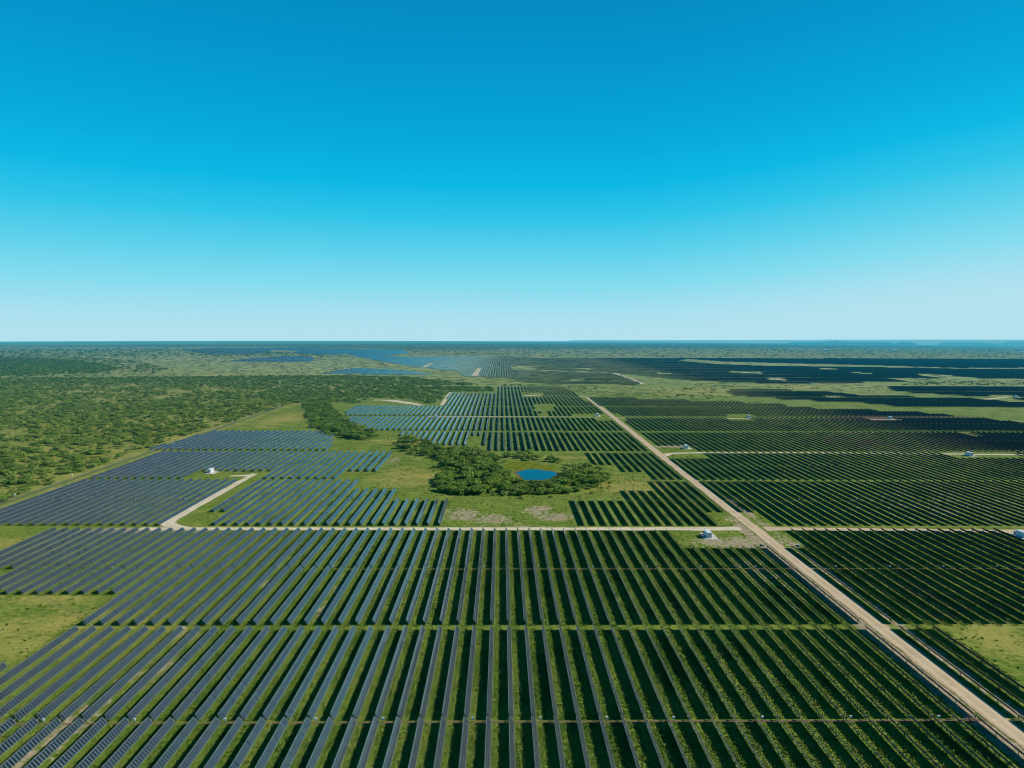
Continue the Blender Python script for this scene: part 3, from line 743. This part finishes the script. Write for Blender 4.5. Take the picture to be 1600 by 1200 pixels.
def forest(ts):
    Vs, Ti, Kt = [], [], []
    arr = np.array([(t[0], t[1], t[2], t[3], t[5]) for t in ts]); d = np.hypot(arr[:, 0], arr[:, 1])
    lod = np.where(d < 800, 0, np.where(d < 1500, 1, 2)); var = rng.integers(0, 6, len(arr))
    for L, temps in enumerate((HI, MID, LO)):
        for v in range(6):
            q = arr[(lod == L) & (var == v)]
            if not len(q): continue
            V, F, t = temps[v]; an = rng.random(len(q)) * 6.28; c, s = np.cos(an)[:, None], np.sin(an)[:, None]
            x = (V[:, 0] * c - V[:, 1] * s) * q[:, 2:3] + q[:, 0:1]; y_ = (V[:, 0] * s + V[:, 1] * c) * q[:, 2:3] + q[:, 1:2]
            z = V[:, 2] * q[:, 3:4] + T(q[:, 0:1], q[:, 1:2])
            Vs.append(np.stack([x, y_, z], -1).reshape(-1, 3)); Ti.append(np.tile(t, len(q))); Kt.append(np.repeat(np.clip(q[:, 4], .01, 1), len(V)))
    V = np.concatenate(Vs)
    return np_mesh('woods', V, np.arange(len(V)).reshape(-1, 4), [M['leaf']], pattr={'tint': ('FLOAT', np.concatenate(Ti)), 'kindtint': ('FLOAT', np.concatenate(Kt))})
tag(link('woods', forest(rest)), 'mesquite scrub and woods spreading over the plain beyond the fence', 'woods', None, 'stuff')

# ------------------------------------------------------------------ grass tufts between the near rows
def tufts():
    n = 430000
    Y = 128 + (Yc(829) - 128) * rng.random(n) ** .85
    X = (rng.random(n) * 1.5 - .75) * Y * 1.02
    ph = ((X - X0) / PX) % 1.0                      # 0 = row centre
    keep = (ph > .03) & (ph < .62)
    keep &= ~((np.abs(X - XR) < 3.6)) & ~((X > 120) & (X < 126)) & ~((X > 133.6) & (X < 138.5))
    keep &= ~(((np.abs(Y - (slots[0][0] + slots[0][1]) / 2) < .8)) | (np.abs(Y - (slots[1][0] + slots[1][1]) / 2) < .8))
    padr = (X > 84) & (X < 145) & (Y > 322); keep &= ~(padr & (rng.random(n) < .8))
    cc = np.floor((X - X0 + .01) / PX).astype(int); near_row = np.zeros(len(X), bool)
    for r in rows:
        if r[3] < 2: near_row |= ((cc == r[0]) | (cc == r[0] - 1)) & (Y > r[1] - 1.5) & (Y < r[2] + 1.5)
    keep &= near_row
    so_ = soil[np.clip(np.searchsorted(gx, X - 1), 0, nx - 1), np.clip(np.searchsorted(gy, Y - 2), 0, ny - 1)]
    keep &= rng.random(len(X)) > np.clip(so_ * 2.6 - .3, 0, .95)
    X, Y, ph = X[keep], Y[keep], ph[keep]; n = len(X)
    cell = np.floor((X - X0) / PX)
    per = np.sin(cell * 12.9 + 1.2 * np.sin(Y / 17 + cell * 3)) * .5 + .5
    clump = np.sin(X * .9 + Y * .31 + cell * 2) * np.sin(Y * .53 + cell) * .5 + .5
    h = (.12 + .36 * rng.random(n) ** 2) * (.6 + .8 * clump) * np.where(ph < .2, .7, 1.15)
    h = np.minimum(h, np.where(ph < .17, .6, 1.1))
    tint = np.clip(.12 + .25 * clump + .55 * (1 - per ** 2) + rng.normal(0, .11, n), 0, .85)
    w = .08 + .14 * rng.random(n)
    m_ = 60000                                       # weeds of the open meadows
    Xm = rng.uniform(-290, 175, m_); Ym = 150 + 520 * rng.random(m_) ** .8
    ii = np.clip(np.searchsorted(gx, Xm), 0, nx - 1); jj = np.clip(np.searchsorted(gy, Ym), 0, ny - 1)
    km = (rowzone[ii, jj] < .5) & (np.abs(Xm - XR) > 6) & (np.abs(Ym - YR) > 6) & (np.abs(Ym - yb_) > 5) & ~((np.abs(Xm + 169) < 9) & (Ym > 350) & (Ym < 520)) & (Xm > XF + 4)
    km &= ~inside(pond_pg, Xm, Ym) & ~inside(reed_pg, Xm, Ym) & (soil[ii, jj] < .3 + .3 * rng.random(m_))
    cl = np.sin(Xm / 3.1 + 2 * np.sin(Ym / 7)) * np.sin(Ym / 4.3 + 1.5 * np.sin(Xm / 9)) * .5 + .5
    km &= rng.random(m_) < .15 + .85 * cl ** 2
    Xm, Ym, cl = Xm[km], Ym[km], cl[km]; k_ = len(Xm)
    X = np.concatenate([X, Xm]); Y = np.concatenate([Y, Ym]); h = np.concatenate([h, .15 + .45 * rng.random(k_) ** 2]); w = np.concatenate([w, .2 + .45 * rng.random(k_)])
    tint = np.concatenate([tint, np.clip(rng.choice([.1, .35, .8], k_, p=[.5, .3, .2]) + rng.normal(0, .1, k_), 0, 1)]); n = len(X)
    Vs = np.zeros((n, 3, 3, 3)); 
    for j in range(3):
        an = rng.random(n) * np.pi * 2; dx, dy = np.cos(an) * w, np.sin(an) * w
        lean = rng.normal(0, .8, (n, 2)) * h[:, None]
        Vs[:, j, 0] = np.stack([X - dx, Y - dy, np.full(n, .0)], -1)
        Vs[:, j, 1] = np.stack([X + dx, Y + dy, np.full(n, .0)], -1)
        Vs[:, j, 2] = np.stack([X + lean[:, 0], Y + lean[:, 1], h * (.7 + .5 * rng.random(n))], -1)
    V = Vs.reshape(-1, 3); F = np.arange(len(V)).reshape(-1, 3)
    return np_mesh('grass', V, F, [M['blade']], pattr={'tint': ('FLOAT', np.repeat(tint, 9))})
tag(link('grass', tufts()), 'rough green weeds and grass growing between the near panel lines', 'grass', None, 'stuff')

# ------------------------------------------------------------------ hills on the horizon
def hills(prof, dist, depth, label):
    """prof: surveyed skyline [(px, py)...] standing at a distance"""
    prof = np.array(prof, float); pxs = np.linspace(prof[0, 0], prof[-1, 0], 160); pys = np.interp(pxs, prof[:, 0], prof[:, 1])
    pys = pys + np.convolve(rng.normal(0, .12, 160), np.ones(4) / 4, 'same')
    V = []
    for px, py in zip(pxs, pys):
        py -= .7 + 1.5 * max(0, min(1, (px - 600) / 700))
        d = CR @ np.array([px - 800.0, 600.0 - py, -FPX]); d = d / math.hypot(d[0], d[1])
        for f, hf in ((0, 0), (.3, .6), (.55, 1), (1, 1)):
            rr = dist + depth * f; x, y_ = d[0] * rr, d[1] * rr; b = float(T(x, y_)) - 15
            V.append((x, y_, b + hf * (CAM_H + d[2] * rr - b)))
    idx = np.arange(len(V)).reshape(-1, 4)
    F = np.stack([idx[:-1, :-1], idx[1:, :-1], idx[1:, 1:], idx[:-1, 1:]], -1).reshape(-1, 4)
    tag(link('hills', np_mesh('hills', np.array(V), F, [M['hill']], smooth=True)), label, None, None, 'structure')
hills([(-200, 536), (60, 535.5), (200, 536), (260, 535), (420, 535), (520, 535.3), (660, 535.2), (730, 533.8), (800, 534.2), (882, 534.2), (890, 533), (1010, 532.8), (1160, 533.4), (1280, 533.2), (1290, 532.6), (1350, 533), (1420, 532.8), (1800, 533)], 12500, 1800, 'hazy blue ridge along the whole horizon')
hills([(230, 541), (300, 537.5), (370, 536.2), (430, 536), (520, 536.8), (640, 537.5), (700, 541)], 8200, 900, 'low dark wooded ridge left of centre under the horizon')
hills([(1230, 538.5), (1236, 536.7), (1262, 536.6), (1280, 536.4), (1303, 535.5), (1306, 534.2), (1312, 535.6), (1330, 536.2), (1390, 536.4), (1400, 539)], 9000, 500, 'flat topped blue mesa with a small cone, right of centre')
hills([(1395, 539), (1405, 537), (1414, 536.2), (1424, 537.2), (1432, 539)], 9000, 400, 'small pointed blue hill right of the mesa')
hills([(1465, 539), (1476, 537), (1530, 536.8), (1545, 537.6), (1560, 539.5)], 9600, 500, 'long low blue hill near the right edge')
hills([(1560, 538.5), (1575, 536), (1640, 535), (1700, 536)], 10200, 500, 'blue hill at the right edge of the horizon')
hills([(670, 539), (690, 535.4), (715, 534.6), (740, 535.5), (770, 539)], 10200, 500, 'rounded blue hill just left of centre on the horizon')
hills([(772, 541), (785, 537), (810, 536), (900, 536.5), (1000, 538), (1080, 541)], 8600, 700, 'dark blue wooded rise in the centre under the horizon')

# ------------------------------------------------------------------ inverter cabins, boxes, fence
def make_cabin():
    root = bpy.data.objects.new('inverter_cabin', None); col.objects.link(root)
    link('body', boxes('body', [(-1.25, 1.25, -3.0, 3.0, .35, 3.0), (-1.15, 1.15, -2.9, 2.9, .05, .35)], M['white_paint']), root)
    link('roof', boxes('roof', [(-1.36, 1.36, -3.12, 3.12, 3.003, 3.12)], M['roof_white']), root)
    for s in (-1, 1):
        d = link('door', boxes('door', [(-.52, .52, -.025, .025, 0, 2.2)], M['grey_paint']), root, (s * .56, -3.03, .5))
        link('handle', boxes('handle', [(-.03, .03, -.07, -.027, 1.0, 1.25)], M['dark_paint']), d, (-s * .42, 0, 0))
    for yy in (-1.6, 0.2, 1.8):
        link('louver', boxes('louver', [(1.253, 1.29, yy - .55, yy + .55, .9 + i * .22, 1.03 + i * .22) for i in range(6)], M['grey_paint']), root)
    t = link('transformer', boxes('transformer', [(-.9, .9, 3.5, 5.1, .1, 1.9)] + [(-1.15, -.903, 3.55 + i * .3, 3.65 + i * .3, .3, 1.7) for i in range(5)] + [(.903, 1.15, 3.55 + i * .3, 3.65 + i * .3, .3, 1.7) for i in range(5)], M['grey_paint']), root)
    link('bushing', np_mesh('bushing', *join([tubev((x, 4.3, 1.9), (x, 4.3, 2.35), .09, .05) for x in (-.5, 0, .5)]), [M['concrete']]), t)
    return root
def copy_tree(o, parent=None):
    c = o.copy(); col.objects.link(c); c.parent = parent
    for ch in o.children: copy_tree(ch, c)
    return c
pad_me = boxes('concrete_pad', [(-2.6, 4.2, -4.6, 6.2, -.3, .12)], M['concrete'])
cab = make_cabin()
spots = [((1106, 839), 'white inverter cabin on a pale pad beside the road crossing'), ((329, 738.5), 'white inverter cabin at the end of the gravel side track at left'),
         ((1072, 700.5), 'white inverter cabin beside the branch road junction'), ((1597, 839), 'white inverter cabin at the right edge by the cross road'),
         ((1515, 712), 'white inverter cabin beside the branch road far right'), ((933, 650), 'white inverter cabin left of the main road in the middle block'),
         ((1391, 654.5), 'white inverter cabin in a green clearing on the right middle block'), ((1170, 652.5), 'white inverter cabin in the clearing right of the main road, middle block'),
         ((1587, 620.5), 'tiny white inverter cabin by the pale road among far right fields'), ((681, 652), 'white inverter cabin in the gap of the far left centre block'),
         ((470, 661.5), ''), ((1268, 600.5), 'tiny white inverter cabin on the green band below the far fields'), ((588, 582), 'tiny white inverter cabin inside the small far blue field'),
         ((316, 557), 'tiny white cabin on the far left grassland, right one of two'), ((250, 557), 'tiny white cabin on the far left grassland, left one of two')]
first = True
for (px, py), lab in spots:
    if not lab: continue
    x, y_ = P(px, py); o = cab if first else copy_tree(cab); first = False
    z = float(T(x, y_)); o.location = (x, y_, z + .12); o.scale = (.9, .9, .9)
    tag(o, lab, 'inverter cabin', 'white inverter cabins on the solar farm')
    p = link('concrete_pad', pad_me, None, (x, y_, z)); tag(p, 'pale pad of the ' + lab.replace('tiny ', '').replace('white inverter ', ''), 'pad', 'pads under the inverter cabins')
def make_box():
    root = bpy.data.objects.new('combiner_box', None); col.objects.link(root)
    b = link('cabinet', boxes('cabinet', [(-.28, .28, -.16, .16, .85, 1.36)], M['white_paint']), root)
    link('lid', boxes('lid', [(-.31, .31, -.19, .19, 1.363, 1.4)], M['roof_white']), root)
    for s in (-1, 1): link('leg', boxes('leg', [(-.035, .035, -.035, .035, -.3, .848)], M['steel']), root, (s * .22, 0, 0))
    return root
cb = make_box(); first = True
def nth(i): return ordinal(i)
lines = [(0, 'front motor trench', [61, 200, 352, 496, 604, 746, 853, 959, 1064, 1205, 1337, 1484], 1127.5),
         (1, 'second motor trench', [165, 255, 343, 428, 520, 672, 760, 846, 932, 1018, 1105, 1172, 1303, 1386, 1470, 1556], 890.5),
         (2, 'third motor line', [138, 220, 286, 429, 500, 960, 1240, 1340, 1450], 781)]
for k, nm, xs_, py in lines:
    ym = (slots[k][0] + slots[k][1]) / 2
    for i, px in enumerate(xs_):
        x = P(px, py)[0]; n = round((x - X0) / PX - .32); x = rowx(n) + PX * .30 if k < 2 else rowx(n) + 1.9
        if n in (21, 22): x = rowx(20) + 1.9
        o = cb if first else copy_tree(cb); first = False
        o.location = (x, ym - .35, 0)
        tag(o, f'small white combiner box on legs, {nth(i + 1)} from left along the {nm}', 'combiner box', 'white combiner boxes along the motor lines')
# fence
fy0, fy1 = P(0, 806)[1] - 25, P(462, 634)[1]
npst = 90; fys = np.linspace(fy0, fy1, npst)
fr = bpy.data.objects.new('wire_fence', None); col.objects.link(fr); fr.location = (XF, fy0, 0)
tag(fr, 'long straight wire fence on thin steel posts between scrub and left panels', 'fence')
fpm = np_mesh('post', *tubev((0, 0, -.3), (0, 0, 2.1), .05, .045, 6), [M['frame_metal']])
for yy in fys: link('post', fpm, fr, (0, yy - fy0, float(T(XF, yy))))
wp = []
for zz in (.25, .6, .95, 1.3, 1.65, 2.0):
    for a, b in zip(fys[:-1:6], list(fys[6::6]) + [fys[-1]]):
        wp.append(tubev((0, a - fy0, zz + T(XF, a)), (0, b - fy0, zz + T(XF, b)), .012, n=3))
link('wire', np_mesh('wire', *join(wp), [M['frame_metal']]), fr)
for i, (px, py) in enumerate([(135, 749), (283, 694.5), (60, 780), (373, 662)]):
    x, y_ = P(px, py); o = bpy.data.objects.new('camera_pole', None); col.objects.link(o); o.location = (XF + .8, y_, float(T(XF, y_)))
    link('pole', np_mesh('pole', *tubev((0, 0, -.3), (0, 0, 2.6), .07, .06, 8), [M['grey_paint']]), o)
    link('housing', boxes('housing', [(-.4, .4, -.35, .35, 2.6, 3.3)], M['roof_white']), o)
    tag(o, f'white box on a short pole beside the wire fence, {ordinal(i + 1) if i else "second"} one', 'pole box', 'white pole boxes along the fence')
for o, lab in zip([o for o in col.objects if o.name.startswith('camera_pole')], ['second nearest', 'third nearest', 'nearest', 'farthest']):
    o['label'] = f'white box on a short pole by the wire fence, {lab} of the four'
# service gear at the row ends by the crossing and the loose cables by the near trench
def gear(px, py, label, dx=0):
    x, y_ = P(px, py); o = bpy.data.objects.new('equipment_rack', None); col.objects.link(o); o.location = (x, y_, 0)
    link('cabinet', boxes('cabinet', [(-.9, .1, -.35, .35, .55, 1.55), (.25, .95, -.3, .3, .5, 1.2)], M['grey_paint']), o)
    link('panel', boxes('panel', [(-.8, 0, -.375, -.353, .7, 1.4)], M['dark_paint']), o)
    for sx in (-.85, .9):
        for sy in (-.3, .3): link('leg', boxes('leg', [(-.04, .04, -.04, .04, -.2, .5)], M['steel']), o, (sx, sy, 0))
    link('rail', boxes('rail', [(-1.05, 1.05, -.4, -.36, .42, .498), (-1.05, 1.05, .36, .4, .42, .498)], M['steel']), o)
    tag(o, label, 'equipment rack', 'equipment racks at the tracker ends')
gear(1190, 855, 'grey equipment rack at a tracker end left of the main road'); gear(1247, 856, 'grey equipment rack at a tracker end right of the main road')
def coil(px, py, r, mat, label, tilt):
    x, y_ = P(px, py); V, Fq = [], []; n, m = 40, 6
    for i in range(n * 2):
        a = i / n * 2 * np.pi; rr = r * (1 + .06 * math.sin(3 * a) + .05 * (i >= n)); 
        for j in range(m):
            b = j / m * 2 * np.pi; q = rr + .05 * math.cos(b); V.append((q * math.cos(a), .25 * (i / n - 1) + .05 * math.sin(b), r + .05 + q * math.sin(a)))
    for i in range(n * 2 - 1):
        for j in range(m): Fq.append([i * m + j, i * m + (j + 1) % m, (i + 1) * m + (j + 1) % m, (i + 1) * m + j])
    o = link('cable_coil', np_mesh('cable_coil', np.array(V), np.array(Fq), [mat], smooth=True), None, (x, y_, .05)); o.rotation_euler = (tilt, 0, .4)
    tag(o, label, 'cable coil', 'loose cable coils by the near trench')
coil(1512, 1124, .95, M['pink_cable'], 'pinkish loose cable coil at the end of the front trench', .3); coil(1514, 1128, .55, M['red_cable'], 'small red cable coil at the end of the front trench', 1.1)
# far farm buildings
def barn(px, py, w, l, h, label):
    x, y_ = P(px, py); o = bpy.data.objects.new('farm_building', None); col.objects.link(o); o.location = (x, y_, float(T(x, y_)))
    link('wall', boxes('wall', [(-w, w, -l, l, -1, h)], M['white_paint']), o)
    V = np.array([(-w - 1, -l - 1, h + .01), (w + 1, -l - 1, h + .01), (w + 1, l + 1, h + .01), (-w - 1, l + 1, h + .01), (-w - 1, 0, h * 1.7), (w + 1, 0, h * 1.7)], float)
    link('roof', np_mesh('roof', V, np.array([[0, 1, 5, 4], [2, 3, 4, 5], [0, 3, 2, 1]]), [M['barn_roof']]), o)
    tag(o, label, 'building', 'white farm buildings far off on the plain')
barn(1290, 548.8, 14, 8, 7, 'tiny white farm building on the far right plain, left one of two'); barn(1396, 549.2, 16, 8, 7, 'tiny white farm building on the far right plain, right one of two')

# ------------------------------------------------------------------ light
SUN_EL, SUN_AZ = R(34.5), R(90)            # azimuth clockwise from +Y: the sun stands due +X
w = bpy.data.worlds.new('World'); scene.world = w; w.use_nodes = True
nt = w.node_tree; nt.nodes.clear()
out = nt.nodes.new('ShaderNodeOutputWorld'); bg = nt.nodes.new('ShaderNodeBackground'); bg.inputs[1].default_value = .1
sky = nt.nodes.new('ShaderNodeTexSky'); sky.sky_type = 'NISHITA'; sky.sun_disc = False; sky.sun_elevation = SUN_EL; sky.sun_rotation = SUN_AZ
sky.altitude = 500; sky.air_density = 1.0; sky.dust_density = .3; sky.ozone_density = 2.0
tc = nt.nodes.new('ShaderNodeTexCoord'); sx = nt.nodes.new('ShaderNodeSeparateXYZ'); nt.links.new(tc.outputs['Generated'], sx.inputs[0])
rp = nt.nodes.new('ShaderNodeValToRGB'); 
mr = nt.nodes.new('ShaderNodeMapRange'); mr.interpolation_type = 'SMOOTHSTEP'      # paler towards the sun's side
for i_, v_ in ((1, .12), (2, .75), (3, 0.0), (4, .055)): mr.inputs[i_].default_value = v_
nt.links.new(sx.outputs[0], mr.inputs[0])
sb = nt.nodes.new('ShaderNodeMath'); sb.operation = 'SUBTRACT'; nt.links.new(sx.outputs[2], sb.inputs[0]); nt.links.new(mr.outputs[0], sb.inputs[1]); nt.links.new(sb.outputs[0], rp.inputs[0])
stops = [(0.0, (178, 225, 239)), (.02, (169, 224, 240)), (.06, (133, 220, 239)), (.105, (93, 209, 236)), (.15, (46, 197, 233)), (.195, (5, 184, 229)), (.25, (0, 169, 219)), (.33, (0, 152, 206)), (.42, (0, 136, 192)), (.56, (2, 95, 150)), (1.0, (1, 45, 90))]
e = rp.color_ramp.elements
while len(e) < len(stops): e.new(.5)
for el, (p_, c_) in zip(e, stops): el.position = p_; el.color = lin(*c_)
sc_ = nt.nodes.new('ShaderNodeMix'); sc_.data_type = 'RGBA'; sc_.blend_type = 'MULTIPLY'; sc_.inputs[0].default_value = 1
nt.links.new(rp.outputs[0], sc_.inputs[6]); sc_.inputs[7].default_value = (10, 10, 10, 1)
mxn = nt.nodes.new('ShaderNodeMix'); mxn.data_type = 'RGBA'; mxn.inputs[0].default_value = .988
nt.links.new(sky.outputs[0], mxn.inputs[6]); nt.links.new(sc_.outputs[2], mxn.inputs[7])
nt.links.new(mxn.outputs[2], bg.inputs[0]); nt.links.new(bg.outputs[0], out.inputs[0])
sd = bpy.data.lights.new('sun', 'SUN'); so = bpy.data.objects.new('sun', sd); col.objects.link(so)
sd.energy = 5.0; sd.angle = R(.53); sd.color = (1, .93, .80)
so.rotation_euler = Vector((math.cos(SUN_EL), 0, math.sin(SUN_EL))).to_track_quat('Z', 'Y').to_euler()

scene.view_settings.view_transform = 'Standard'; scene.view_settings.look = 'None'; scene.view_settings.exposure = 0; scene.view_settings.gamma = 1
scene.render.engine = 'CYCLES'
scene.cycles.max_bounces = 5; scene.cycles.diffuse_bounces = 2; scene.cycles.glossy_bounces = 2; scene.cycles.transparent_max_bounces = 4
scene.cycles.pixel_filter_type = 'BLACKMAN_HARRIS'; scene.cycles.filter_width = 1.05
print('ROWS', len(rows), 'SINGLE by band', {k: sum(1 for r in single if r[3] == k) for k in range(8)}, 'TREES', len(trees), 'near', n_near, {z: len(t) for z, t in zones.items()})
